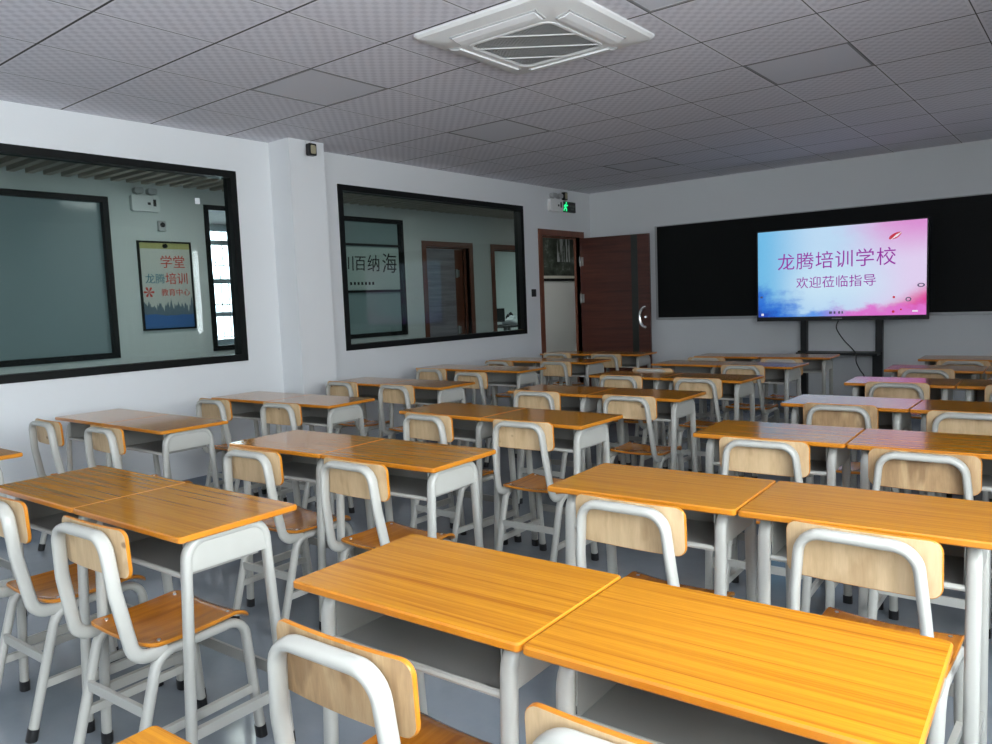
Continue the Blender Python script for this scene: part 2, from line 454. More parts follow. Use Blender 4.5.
struct('baseboard_right', MB().box(XR - .012, XR, YB, YF, 0, .10), M['trim'], smooth=False)

cm = MB()
LIGHT_CELLS = [(0, 2), (0, 5), (4, 2), (4, 5), (0, 9)]
i0 = math.floor((XL - TX) / TS); i1 = math.floor((XR - TX) / TS); j0 = math.floor((YB - TY) / TS); j1 = math.floor((YF - TY) / TS)
for i in range(i0, i1 + 1):
    for j in range(j0, j1 + 1):
        xa, xb = max(XL, TX + i * TS), min(XR, TX + i * TS + TS); ya, yb = max(YB, TY + j * TS), min(YF, TY + j * TS + TS)
        plain = (xb - xa < TS - .01) or (yb - ya < TS - .01)
        if (i, j) in LIGHT_CELLS: continue
        cm.box(xa, xb, ya, yb, H, H + .02, 1 if i == i0 else 0)
struct('ceiling', cm, [M['ceiling'], M['ceiling_plain']], smooth=False)
struct('ceiling_slab', MB().box(XL - WT, XR + WT, YB - WT, YF + WT, H + .3, H + .4), M['wall'], smooth=False)

# black-framed windows towards the corridor
def frame_boxes(mb, x0, x1, y0, y1, z0, z1, w, m=0):
    mb.box(x0, x1, y0, y1, z1 - w, z1, m).box(x0, x1, y0, y1, z0, z0 + w, m)
    mb.box(x0, x1, y0, y0 + w, z0 + w, z1 - w, m).box(x0, x1, y1 - w, y1, z0 + w, z1 - w, m)
    return mb
def corridor_window(n, Wd, x0, x1, glassm, xg):
    f = struct('window_%d' % n, frame_boxes(MB(), x0, x1, Wd[0], Wd[1], Wd[2], Wd[3], .052), M['black_frame'], smooth=False)
    struct('glass_pane', MB().box(xg, xg + .002, Wd[0] + .05, Wd[1] - .05, Wd[2] + .05, Wd[3] - .05), glassm, f, smooth=False)
    return f
corridor_window(1, W1, XL - WL, XL + .012, M['glass'], XL - .045)
corridor_window(2, W2, XL - WL, XL + .012, M['glass'], XL - .045)
# daylight windows on the right
for k, (a, b) in enumerate(DAY_WINDOWS):
    mb = frame_boxes(MB(), XR + .03, XR + .09, a, b, DZ0, DZ1, .05)
    mb.box(XR + .03, XR + .09, (a + b) / 2 - .025, (a + b) / 2 + .025, DZ0 + .05, DZ1 - .05)
    f = struct('window_%d' % (k + 5), mb, M['bar'], smooth=False)
    struct('glass_pane', MB().box(XR + .06, XR + .062, a + .05, b - .05, DZ0 + .05, DZ1 - .05), M['clear'], f, smooth=False)
def curtain(y0, y1, label):
    mb = MB(); n = 60; A = []; B = []
    for k in range(n + 1):
        y = y0 + (y1 - y0) * k / n; x = XR - .07 + .025 * math.sin(k * 1.15)
        A.append((mb.vert((x, y, .75)), mb.vert((x, y, 2.52)))); B.append((mb.vert((x + .006, y, .75)), mb.vert((x + .006, y, 2.52))))
    for k in range(n):
        mb.face((A[k][0], A[k + 1][0], A[k + 1][1], A[k][1])); mb.face((B[k][0], B[k][1], B[k + 1][1], B[k + 1][0]))
        mb.face((A[k][0], B[k][0], B[k + 1][0], A[k + 1][0])); mb.face((A[k][1], A[k + 1][1], B[k + 1][1], B[k][1]))
    mb.face((A[0][0], A[0][1], B[0][1], B[0][0])); mb.face((A[n][0], B[n][0], B[n][1], A[n][1]))
    tag(mb.build('curtain', M['curtain']), label, 'curtain', 'curtains on the far right window')
curtain(5.55, 6.84, 'beige curtain covering the nearer half of the far right window')
curtain(6.94, 7.70, 'beige curtain covering the half of the far right window nearest the blackboard')

# ------------------------------------------------------------------ corridor beyond the left wall
CY0, CY1 = -1.0, 12.6
struct('floor_corridor', MB().box(-10.6, XL - .021, CY0, CY1, -.1, 0), M['floor'])
OW1 = (.9, 3.41, .95, 2.42); OW2 = (5.95, 7.16, .95, 2.42); OWB = (4.36, 5.75, .94, 2.42)
OD1 = (7.57, 8.46, 0, 2.10); OD2 = (9.03, 9.85, 0, 2.10)
wall_x('wall_corridor', XO - WT, XO, CY0, CY1, 0, H + .1, [OW1, OW2, OWB, OD1, OD2], M['corr_wall'])
struct('wall_corridor_end', MB().box(-10.6, XL - WL, CY1, CY1 + .1, 0, H + .1).box(-10.6, XL - WL, CY0 - .1, CY0, 0, H + .1), M['corr_wall'], smooth=False)
struct('wall_corridor_side', MB().box(XL - WL, XL, YF + WT, CY1 + .1, 0, H + .1), M['corr_wall'], smooth=False)
struct('wall_outer', MB().box(-10.7, -10.6, CY0, 3.9, 0, H + .1).box(-10.7, -10.6, 3.9, 7.6, 0, .85).box(-10.7, -10.6, 3.9, 7.6, 2.62, H + .1).box(-10.7, -10.6, 7.6, CY1, 0, H + .1), M['corr_wall'], smooth=False)
struct('wall_partition', MB().box(-10.6, XO - WT, 8.52, 8.62, 0, H + .1).box(-10.6, XO - WT, 3.7, 3.8, 0, H + .1), M['corr_wall'], smooth=False)
sl = MB(); y = CY0 + .05
while y < CY1 - .1:
    sl.box(XO, XL - WL, y, y + .058, 2.565, 2.64); y += .142
struct('ceiling_slats', sl, M['slat'], smooth=False)
struct('ceiling_corridor', MB().box(-10.7, XL - WL, CY0 - .1, CY1 + .1, 2.655, 2.79), M['slat_gap'], smooth=False)
portal('barred_window_daylight', (-10.72, 5.75, 1.74), (0, -PI / 2, 0), 1.77, 3.7)
f = corridor_window(3, OW1, XO - .10, XO + .012, M['frost'], XO - .05)
f = corridor_window(4, OW2, XO - .10, XO + .012, M['frost_pale'], XO - .05)
mb = MB()
for z in (2.09, 1.52): mb.box(XO - .06, XO - .02, OW2[0] + .05, OW2[1] - .05, z - .014, z + .014)
struct('glazing_bar', mb, M['black_frame'], f, smooth=False)
f = struct('window_9', frame_boxes(MB(), XO - WT, XO + .012, OWB[0], OWB[1], OWB[2], OWB[3], .05), M['black_frame'], smooth=False)
struct('glass_pane', MB().box(XO - .05, XO - .048, OWB[0] + .05, OWB[1] - .05, OWB[2] + .05, OWB[3] - .05), M['clear'], f, smooth=False)
# barred outside window seen through it
bx = -10.6
mb = frame_boxes(MB(), bx - .08, bx, 3.9, 7.6, .85, 2.62, .07)
for z in (1.30, 1.80, 2.38): mb.box(bx - .08, bx, 3.9, 7.6, z - .035, z + .035)
for yy in (5.1, 7.35): mb.box(bx - .08, bx, yy - .02, yy + .02, .85, 2.62)
f = struct('window_10', mb, M['bar'], smooth=False)
mb = MB(); yy = 3.98
while yy < 7.6:
    mb.cyl((bx - .14, yy, .85), (0, 0, 1), .008, 1.05, 6); mb.cyl((bx - .14, yy + .06, 1.9), (0, 0, 1), .006, .72, 6); yy += .125
for z in (.95, 1.45, 2.05): mb.cyl((bx - .14, 3.9, z), (0, 1, 0), .008, 3.7, 6)
for k in range(6):
    pts = [(bx - .14, 4.2 + k * .6 + .22 * math.cos(t), 2.25 + .17 * math.sin(t)) for t in [2 * PI * q / 16 for q in range(17)]]
    mb.sweep(pts, .007, .007, (1, 0, 0), 6)
struct('window_bars', mb, M['dark_bar'], f)
struct('glass_pane', MB().box(bx - .05, bx - .048, 3.95, 7.55, .9, 2.6), M['dim_glass'], f, smooth=False)

def door_set(n, D, x_face, wall_t, name_leaf=None):
    y0, y1, z0, z1 = D
    mb = MB()
    mb.box(x_face - wall_t - .01, x_face + .015, y0 - .075, y0, 0, z1 + .075).box(x_face - wall_t - .01, x_face + .015, y1, y1 + .075, 0, z1 + .075)
    mb.box(x_face - wall_t - .01, x_face + .015, y0, y1, z1, z1 + .075)
    mb.box(x_face - .09, x_face - .06, y0, y0 + .015, 0, z1).box(x_face - .09, x_face - .06, y1 - .015, y1, 0, z1).box(x_face - .09, x_face - .06, y0, y1, z1 - .015, z1)
    return struct('door_%d' % n, mb, M['door_frame'], smooth=False)
d1 = door_set(1, DOOR, XL, WL)
d2 = door_set(2, OD1, XO, WT); d3 = door_set(3, OD2, XO, WT)
# grey-brown door leaf across the corridor, standing slightly open
leaf = MB().box(XO - .15, XO - .11, OD1[0] + .02, OD1[1] - .19, .01, 2.085).build('door_leaf', M['corr_door'], d2, smooth=False)
MB().box(XO - .15, XO - .115, OD1[1] - .19, OD1[1] - .01, .01, 2.085).build('door_leaf_edge', M['door_frame'], d2, smooth=False)
for z in (.95, 1.75):
    MB().cyl((XO - .10, OD1[1] - .17, z - .06), (0, 0, 1), .016, .12, 10).box(XO - .11, XO - .10, OD1[1] - .17, OD1[1] - .10, z - .05, z + .05).build('hinge', M['satin'], d2)

# open classroom door, standing close to the front wall
HX, HY, EX, EY = XL + .02, 8.53, -4.468, 8.70
ang = math.atan2(EY - HY, EX - HX); LW = math.hypot(EX - HX, EY - HY)
dl = empty('door_leaf', (HX, HY, 0), ang); dl.parent = d1
body = MB().box(0, LW, -.02, .02, .008, 2.095).build('leaf_panel', M['door'], dl, smooth=False)
MB().box(LW * .745, LW * .835, -.0225, .0225, .01, 2.094).build('dark_strip', M['door_strip'], dl, smooth=False)
hd = MB(); pts = []
for k in range(13):
    t = PI * k / 12; pts.append((LW - .055 - .075 * math.sin(t) * .95, -.055, 1.07 + .125 * math.cos(t)))
pts = [(pts[0][0], -.02, pts[0][2])] + pts + [(pts[-1][0], -.02, pts[-1][2])]
hd.sweep(pts, .019, .014, (1, 0, 0), 10)
hd.build('pull_handle', M['chrome'], dl)
MB().cyl((LW - .06, -.02, 1.07), (0, -1, 0), .014, .012, 12).build('keyhole_plate', M['chrome'], dl)
for z in (.45, 1.33, 1.80):
    MB().cyl((.0, -.028, z - .06), (0, 0, 1), .012, .12, 8).box(.0, .045, -.024, -.02, z - .055, z + .055).build('hinge', M['satin'], dl)

# room behind the second corridor door
t = empty('side_table', (-7.95, 10.38, 0), 0, 'dark side table inside the lit room across the corridor', 'table')
MB().box(-.3, .3, -.55, .35, .90, .935).build('tabletop', M['black_steel'], t, smooth=False)
for sx in (-1, 1):
    for yy in (-.5, .3): MB().box(sx * .27 - .02, sx * .27 + .02, yy - .02, yy + .02, 0, .90).build('leg', M['black_steel'], t, smooth=False)
def lump(name, c, sx, sy, sz, mats, seed, label, cat):
    bm = bmesh.new(); bmesh.ops.create_icosphere(bm, subdivisions=4, radius=1)
    rr = random.Random(seed); ph = [rr.uniform(0, 6) for _ in range(6)]
    for v in bm.verts:
        p = v.co.copy(); k = 1 + .12 * math.sin(4 * p.x + ph[0]) * math.sin(5 * p.y + ph[1]) + .09 * math.sin(9 * p.y + ph[2] + 3 * p.z) + .05 * math.sin(14 * p.x + ph[3])
        v.co = Vector((p.x * sx * k, p.y * sy * k, max(p.z, -.35) * sz * k))
    zmin = min(v.co.z for v in bm.verts)
    for v in bm.verts: v.co += Vector((c[0], c[1], c[2] - zmin))
    for fc in bm.faces: fc.smooth = True
    me = bpy.data.meshes.new(name); bm.to_mesh(me); bm.free(); me.materials.append(mats)
    o = bpy.data.objects.new(name, me); COL.objects.link(o); return tag(o, label, cat)
lump('folded_cloth', (-7.88, 10.42, .935), .18, .22, .10, M['cloth'], 3, 'crumpled white cloth on the dark table seen through the lit doorway', 'cloth')
lump('handbag', (-8.14, 10.62, 1.0), .08, .05, .13, M['black'], 5, 'black bag behind the white cloth in the lit doorway room', 'bag').location.z -= .065
t = empty('monitor', (-7.95, 9.99, .935), 1.2, 'small dark monitor at the left end of the table through the doorway', 'monitor')
MB().box(-.16, .16, -.015, .015, .06, .28).build('screen', M['black'], t, smooth=False)
MB().box(-.015, .015, -.01, .01, .01, .08).build('stem', M['black'], t, smooth=False)
MB().box(-.08, .08, -.06, .06, 0, .012).build('base', M['black'], t, smooth=False)
# office chair in the room behind the barred window
t = empty('office_chair', (-8.3, 5.45, 0), -.5, 'black office chair in front of the barred window beyond the glass', 'chair')
MB().plate(.50, .62, .14, .06, lambda u, v, d: (u, -d + .25 * u * u, .92 + v * .98), nx=8, ny=6).build('backrest', M['black'], t)
MB().plate(.5, .48, .1, .07, lambda u, v, d: (u, v + .28, .46 + d), nx=6, ny=6).build('seat', M['black'], t)
MB().cyl((0, .25, .08), (0, 0, 1), .03, .39, 12).build('gas_post', M['black_steel'], t)
bs = MB()
for k in range(5):
    a = 2 * PI * k / 5; bs.sweep([(0, .25, .10), (.28 * math.cos(a), .25 + .28 * math.sin(a), .06)], .02, .015, (0, 0, 1), 8)
    bs.cyl((.28 * math.cos(a), .25 + .28 * math.sin(a) - .015, .03), (0, 1, 0), .03, .03, 10)
bs.build('star_base', M['black_steel'], t)

# unseen lamps added to brighten the corridor
for k, yy in enumerate((1.6, 3.9, 7.0, 10.2)):
    t = empty('added_corridor_lamp', (XL - WL - .55, yy, 2.565), 0, None, 'ceiling lamp')
    t['label'] = 'added unseen lamp brightening the slatted corridor, ' + ('nearest the camera', 'second from the camera', 'third from the camera', 'farthest from the camera')[k]
    t['group'] = 'added corridor fill lamps'
    MB().box(-.2, .2, -.32, .32, -.03, 0).build('fill_lamp_housing', M['plastic'], t, smooth=False)
    MB().box(-.18, .18, -.30, .30, -.034, -.03).build('diffuser', M['lamp'] if k < 2 else M['fill_dim'], t, smooth=False)
t = empty('added_room_lamp', (-8.4, 11.0, 2.65), 0, 'added unseen lamp brightening the room across the corridor', 'ceiling lamp')  # no lamp known here, added to light this room
MB().box(-.3, .3, -.3, .3, -.05, 0).build('fill_lamp_housing', M['plastic'], t, smooth=False)
MB().box(-.28, .28, -.28, .28, -.055, -.05).build('diffuser', M['fill_room'], t, smooth=False)

# ------------------------------------------------------------------ things on the corridor's far wall
def on_wall(x):                                         # u runs along +y as seen from the room, v up, d towards the room
    return lambda c, z: (lambda u, v, d: (x + d, c + u, z + v))
poster_mat = None
def poster_material():
    m, nt, b = nodes_of('skyline_poster_print'); N, L = nt.nodes, nt.links
    tc = N.new('ShaderNodeTexCoord'); sp = N.new('ShaderNodeSeparateXYZ'); L.new(tc.outputs['Generated'], sp.inputs[0])
    nz = N.new('ShaderNodeTexNoise'); nz.noise_dimensions = '1D'; nz.inputs['Scale'].default_value = 14; nz.inputs['Detail'].default_value = 3
    L.new(sp.outputs[1], nz.inputs['W'])
    def mth(op, a, bb):
        n = N.new('ShaderNodeMath'); n.operation = op
        for i, v in enumerate((a, bb)):
            if isinstance(v, (int, float)): n.inputs[i].default_value = v
            else: L.new(v, n.inputs[i])
        return n.outputs[0]
    top = mth('ADD', mth('MULTIPLY', nz.outputs['Fac'], .34), .10)
    city = mth('LESS_THAN', sp.outputs[2], top)
    n2 = N.new('ShaderNodeTexNoise'); n2.inputs['Scale'].default_value = 3.; L.new(tc.outputs['Generated'], n2.inputs['Vector'])
    water = mth('LESS_THAN', sp.outputs[2], mth('ADD', mth('MULTIPLY', n2.outputs['Fac'], .08), .12))
    head = mth('GREATER_THAN', sp.outputs[2], .93)
    def mix(f, a, bcol):
        n = N.new('ShaderNodeMix'); n.data_type = 'RGBA'; L.new(f, n.inputs[0])
        if isinstance(a, tuple): n.inputs[6].default_value = (*a, 1)
        else: L.new(a, n.inputs[6])
        n.inputs[7].default_value = (*bcol, 1); return n.outputs[2]
    c = mix(head, (.60, .60, .55), (.46, .43, .16))
    c = mix(city, c, (.13, .18, .22)); c = mix(water, c, (.05, .15, .38))
    L.new(c, b.inputs['Base Color']); b.inputs['Roughness'].default_value = .4
    return m
py0, py1, pz0, pz1 = 3.66, 4.17, 1.20, 2.02
t = empty('wall_poster', (XO, (py0 + py1) / 2, (pz0 + pz1) / 2), 0, 'framed city skyline poster with red lettering on corridor wall behind the glass', 'poster')
hw, hh = (py1 - py0) / 2, (pz1 - pz0) / 2
MB().box(0.001, .012, -hw, hw, -hh, hh).build('print', poster_material(), t, smooth=False)
frame_boxes(MB(), .001, .022, -hw - .015, hw + .015, -hh - .015, hh + .015, .017).build('poster_frame', M['black_frame'], t, smooth=False)
MB().cyl((.01, 0, hh - .03), (1, 0, 0), .022, .02, 10).build('clip', M['black_frame'], t)
F0 = lambda c, z: (lambda u, v, d: (.012 + d, c + u, z + v))
text_mesh('red_lettering', '学堂', .13, M['red_ink'], F0(.07, .22), .003, t)
text_mesh('red_lettering', '培训', .12, M['red_ink'], F0(.10, .06), .003, t)
text_mesh('red_lettering', '教育中心', .075, M['red_ink'], F0(.08, -.07), .003, t)
text_mesh('blue_lettering', '龙腾', .10, M['teal_ink'], F0(-.12, .06), .003, t)
rp = MB()
for k in range(6):
    a = PI / 3 * k; rp.prism([(0, 0), (.045 * math.cos(a - .25), .045 * math.sin(a - .25)), (.055 * math.cos(a), .055 * math.sin(a)), (.045 * math.cos(a + .25), .045 * math.sin(a + .25))], F0(-.19, -.06), 0, .003)
rp.build('red_emblem', M['red_ink'], t, smooth=False)

def emergency_light(loc, label):                        # box with two lamp heads, facing +x
    t = empty('emergency_light', loc, 0, label, 'emergency light', 'twin-head emergency lights')
    MB().plate(.27, .15, .02, .05, lambda u, v, d: (d, u, v), nx=4, ny=3).build('housing', M['plastic'], t)
    for s in (-1, 1):
        h = MB().plate(.09, .055, .02, .06, lambda u, v, d: (.012 + d, u + s * .065, v + .115), nx=3, ny=2).build('lamp_head', M['plastic_grey'], t)
        MB().box(.02, .04, s * .065 - .012, s * .065 + .012, .07, .095).build('bracket', M['plastic_grey'], t, smooth=False)
    for k, (yy, zz) in enumerate(((.03, -.0), (.085, .01))):
        MB().box(.05, .053, yy - .014, yy + .014, zz - .012 - .02 * k, zz + .012 + .02 * k).build('indicator', M['black'], t, smooth=False)
    return t
emergency_light((XO, 3.745, 2.38), 'twin-head emergency light box high on corridor wall behind left window glass')
emergency_light((XL, 7.985, 2.475), 'twin-head emergency light box beside the green exit sign over the door')
t = empty('wall_speaker', (XO, 3.90, 2.18), 0, 'small grey wall box above the skyline poster in the corridor', 'wall box')
MB().plate(.075, .10, .01, .035, lambda u, v, d: (d, u, v), nx=3, ny=3).build('housing', M['plastic_grey'], t)
MB().cyl((.035, 0, .01), (1, 0, 0), .024, .006, 14).build('speaker_grille', M['black'], t)

# hanging lettering panel inside the second corridor window (characters 川 百 纳 海)
t = empty('calligraphy_scroll', (XO - .03, 6.56, 1.80), 0, 'pale scroll with four large black brush characters behind corridor window', 'scroll')
MB().box(-.014, -.006, -.56, .54, -.26, .26).build('paper', mat('pale_green_paper', (.50, .60, .56), rough=.7, var=.06), t, smooth=False)
for ch, yy, s in (('川', -.31, .20), ('百', -.12, .20), ('纳', .10, .22), ('海', .37, .27)):
    text_mesh('brush_character', ch, s, M['ink'], (lambda yy: (lambda u, v, d: (-.006 + d, yy + u + .15 * v * .25, .05 + v)))(yy), .003, t, 0)
sm = MB()
for k in range(7): sm.box(-.006, -.003, -.30 + k * .06, -.27 + k * .06, -.20, -.165)
sm.build('small_writing', M['ink'], t, smooth=False)

# landscape painting down the corridor (seen through the open door)
def landscape():
    m, nt, b = nodes_of('landscape_painting'); N, L = nt.nodes, nt.links
    tc = N.new('ShaderNodeTexCoord')
    n1 = N.new('ShaderNodeTexNoise'); n1.inputs['Scale'].default_value = 4; n1.inputs['Detail'].default_value = 8; n1.inputs['Roughness'].default_value = .7
    L.new(tc.outputs['Generated'], n1.inputs['Vector'])
    cr = N.new('ShaderNodeValToRGB'); e = cr.color_ramp.elements
    e[0].position = .38; e[0].color = (.012, .018, .012, 1); e[1].position = .75; e[1].color = (.34, .38, .37, 1)
    q = e.new(.55); q.color = (.06, .075, .06, 1)
    L.new(n1.outputs['Fac'], cr.inputs[0])
    mp = N.new('ShaderNodeMapping'); mp.inputs['Scale'].default_value = (1, 22, 1.2); L.new(tc.outputs['Generated'], mp.inputs[0])
    n2 = N.new('ShaderNodeTexNoise'); n2.inputs['Scale'].default_value = 1; n2.inputs['Detail'].default_value = 3; L.new(mp.outputs[0], n2.inputs['Vector'])
    sp = N.new('ShaderNodeSeparateXYZ'); L.new(tc.outputs['Generated'], sp.inputs[0])
    def mth(op, a, bb):
        n = N.new('ShaderNodeMath'); n.operation = op
        for i, v in enumerate((a, bb)):
            if isinstance(v, (int, float)): n.inputs[i].default_value = v
            else: L.new(v, n.inputs[i])
        return n.outputs[0]
    band = mth('MULTIPLY', mth('GREATER_THAN', sp.outputs[1], .45), mth('LESS_THAN', sp.outputs[1], .85))
    band = mth('MULTIPLY', band, mth('GREATER_THAN', sp.outputs[2], .38))
    fac = mth('MULTIPLY', band, mth('GREATER_THAN', n2.outputs['Fac'], .52))
    mx = N.new('ShaderNodeMix'); mx.data_type = 'RGBA'; mx.inputs[7].default_value = (.42, .46, .47, 1)
    L.new(fac, mx.inputs[0]); L.new(cr.outputs[0], mx.inputs[6]); L.new(mx.outputs[2], b.inputs['Base Color'])
    b.inputs['Roughness'].default_value = .3
    return m
t = empty('landscape_painting', (XO, 10.72, 2.03), 0, 'dark waterfall landscape painting down the corridor through the open door', 'painting')
MB().box(.001, .02, -.48, .48, -.36, .36).build('canvas', landscape(), t, smooth=False)
MB().box(.001, .03, -.5, .5, -.40, -.36).build('lower_rod', M['black_frame'], t, smooth=False)
MB().box(.001, .024, -.48, .48, -.36, -.315).build('paper_margin', mat('cream_paper', (.55, .55, .48), rough=.7), t, smooth=False)

# ------------------------------------------------------------------ classroom fixtures
# writing board
t = empty('blackboard', (-2.30, YF, 1.61), 0, 'long black writing board on the front wall behind the screen', 'blackboard')
MB().box(-2.115, 2.115, -.022, -.002, -.555, .56).build('writing_surface', M['board'], t, smooth=False)
fb = MB().box(-2.14, -2.115, -.03, 0, -.58, .57).box(2.115, 2.14, -.03, 0, -.58, .57).box(-2.115, 2.115, -.035, 0, -.585, -.555).box(-2.115, 2.115, -.026, 0, .56, .57)
fb.build('board_frame', M['board_frame'], t, smooth=False)

# interactive display on its wheeled stand
TVX, TVY, TVW, TVZ0, TVZ1 = -2.235, YF - .30, 1.675, 1.0, 1.985
tv = empty('display_screen', (TVX, TVY, TVZ0), 0, 'large lit flat display with purple lettering in front of the blackboard', 'screen')
hw = TVW / 2; hh = TVZ1 - TVZ0
MB().box(-hw, hw, 0, .07, 0, hh).build('housing', M['black'], tv, smooth=False)
frame_boxes(MB(), 0, 0, 0, 0, 0, 0, 0)
bz = MB().box(-hw, hw, -.012, 0, hh - .014, hh).box(-hw, hw, -.012, 0, 0, .045).box(-hw, -hw + .014, -.012, 0, .045, hh - .014).box(hw - .014, hw, -.012, 0, .045, hh - .014)
bz.build('bezel', M['black'], tv, smooth=False)
def screen_material():
    m, nt, b = nodes_of('lit_screen_picture'); N, L = nt.nodes, nt.links
    def mth(op, a, bb=0.):
        n = N.new('ShaderNodeMath'); n.operation = op
        for i, v in enumerate((a, bb)):
            if isinstance(v, (int, float)): n.inputs[i].default_value = v
            else: L.new(v, n.inputs[i])
        return n.outputs[0]
    def mix(f, a, c):
        n = N.new('ShaderNodeMix'); n.data_type = 'RGBA'
        L.new(f, n.inputs[0]) if not isinstance(f, float) else None
        for i, v in ((6, a), (7, c)):
            if isinstance(v, tuple): n.inputs[i].default_value = (*v, 1)
            else: L.new(v, n.inputs[i])
        return n.outputs[2]
    def mr(v, a, bb, c=0., d=1.):
        n = N.new('ShaderNodeMapRange'); n.interpolation_type = 'SMOOTHSTEP'
        L.new(v, n.inputs['Value']); n.inputs['From Min'].default_value = a; n.inputs['From Max'].default_value = bb
        n.inputs['To Min'].default_value = c; n.inputs['To Max'].default_value = d
        return n.outputs[0]
    tc = N.new('ShaderNodeTexCoord'); sp = N.new('ShaderNodeSeparateXYZ'); L.new(tc.outputs['Generated'], sp.inputs[0])
    u, v = sp.outputs[0], sp.outputs[2]
    nz = N.new('ShaderNodeTexNoise'); nz.inputs['Scale'].default_value = 5.5; nz.inputs['Detail'].default_value = 8; nz.inputs['Roughness'].default_value = .65; L.new(tc.outputs['Generated'], nz.inputs['Vector'])
    n = mth('SUBTRACT', nz.outputs['Fac'], .5)
    uw = mth('ADD', u, mth('MULTIPLY', n, .35)); vw = mth('ADD', v, mth('MULTIPLY', n, .55))
    c = mix(mr(u, .0, .40), (.16, .50, .80), (.50, .70, .90))            # left blue to pale centre
    c = mix(mr(u, .45, .95), c, (.74, .62, .86))                        # to lilac on the right
    top = mth('MULTIPLY', mr(v, .55, 1.02), mr(uw, .45, .95))
    c = mix(top, c, (.70, .27, .64))
    glow = mth('MULTIPLY', mr(v, .05, .32), mr(v, .75, .35)); glow = mth('MULTIPLY', glow, mr(u, .1, .35)); glow = mth('MULTIPLY', glow, mr(u, .95, .6))
    c = mix(mth('MULTIPLY', glow, .55), c, (.62, .82, .93))
    # splashes in the lower corners
    bl = mth('MULTIPLY', mr(mth('ADD', uw, mth('MULTIPLY', vw, 1.0)), .50, .16), 1.0)
    c = mix(bl, c, (.02, .16, .66))
    c = mix(mr(mth('ADD', uw, mth('MULTIPLY', vw, 1.1)), .20, -.02), c, (.01, .05, .40))
    br = mr(mth('ADD', mth('SUBTRACT', 1.0, uw), mth('MULTIPLY', vw, 1.05)), .42, .14)
    c = mix(br, c, (.72, .04, .28))
    c = mix(mr(mth('ADD', mth('SUBTRACT', 1.0, uw), mth('MULTIPLY', vw, 1.1)), .22, .0), c, (.50, .01, .12))
    low = mth('MULTIPLY', mr(vw, .16, .02), mr(u, .15, .32)); 
    c = mix(low, c, mix(mr(u, .35, .62), (.10, .30, .80), (.72, .16, .62)))
    b.inputs['Base Color'].default_value = (.01, .01, .01, 1); b.inputs['Roughness'].default_value = .25
    L.new(c, b.inputs['Emission Color']); b.inputs['Emission Strength'].default_value = SCREEN
    return m
SCREEN = .40
sx0, sx1, sz0, sz1 = -hw + .014, hw - .014, .045, hh - .014
MB().box(sx0, sx1, -.006, -.002, sz0, sz1).build('screen_panel', screen_material(), tv, smooth=False)
FS = lambda c, z: (lambda u, v, d: (c + u, -.006 - d, z + v))
for k, ch in enumerate('龙腾培训学校'):
    text_mesh('lettering', ch, .190, M['purple'], FS(-.520 + k * .1965, .620), .001, tv)
for k, ch in enumerate('欢迎莅临指导'):
    text_mesh('lettering', ch, .130, M['purple'], FS(-.352 + k * .1325, .396), .001, tv)
# red leaf-like emblem, small icons along the edges
lf = MB(); P = []
for k in range(17):
    t_ = PI * k / 16; P.append((-.062 * math.cos(t_), .03 * math.sin(t_) ** .8))
lower = [(.062 - .124 * k / 12, -.022 * math.sin(PI * k / 12)) for k in range(1, 12)]
rot = lambda p: (p[0] * math.cos(.45) - p[1] * math.sin(.45), p[0] * math.sin(.45) + p[1] * math.cos(.45))
lf.prism([rot(p) for p in P + lower], FS(.545, .825), 0, .001)
lf.build('red_emblem', M['screen_red'], tv, smooth=False)
wl = MB()
for k in range(3): wl.prism([rot((-.05 + .025 * k, -.008 + .002 * k)), rot((.02 + .018 * k, .012)), rot((.028 + .018 * k, .007)), rot((-.045 + .025 * k, -.014))], FS(.545, .825), .001, .0016)
wl.build('emblem_stripes', M['screen_white'], tv, smooth=False)
def ring_icon(cx, cz, r, a=1.0):
    ic = MB(); n = 16; o_ = [(r * math.cos(2 * PI * k / n) * a, r * math.sin(2 * PI * k / n)) for k in range(n)]
    A = [[ic.vert(FS(cx, cz)(p[0] * q, p[1] * q, d)) for p in o_] for q, d in ((1, 0), (1, .001), (.6, .001), (.6, 0))]
    for i in range(4):
        for k in range(n): ic.face((A[i][k], A[i][(k + 1) % n], A[(i + 1) % 4][(k + 1) % n], A[(i + 1) % 4][k]))
    ic.build('screen_icon', M['screen_grey'], tv, smooth=False)
ring_icon(.665, .20, .022, 1.2); ring_icon(.775, .335, .02, 1.7)
for x0, x1, z0, z1, mm in ((-.079, -.051, .07, .095, 'screen_grey'), (-.034, -.016, .07, .095, 'screen_grey'), (.01, .03, .07, .095, 'screen_grey'), (.043, .058, .07, .095, 'screen_grey'), (-.80, -.775, .255, .275, 'screen_grey'), (.70, .75, .075, .09, 'screen_white'), (-.79, -.765, .06, .085, 'screen_white')):
    MB().box(x0, x1, -.0072, -.006, z0, z1).build('screen_icon', M[mm], tv, smooth=False)
for cx, cz, r in ((.535, .225, .012), (.53, .08, .013), (.60, .10, .009)): MB().cyl((cx, -.006, cz), (0, -1, 0), r, .001, 10).build('red_dot', M['screen_red'], tv)
MB().box(-.05, .05, -.0135, -.012, .018, .026).build('front_label', M['plastic_grey'], tv, smooth=False)

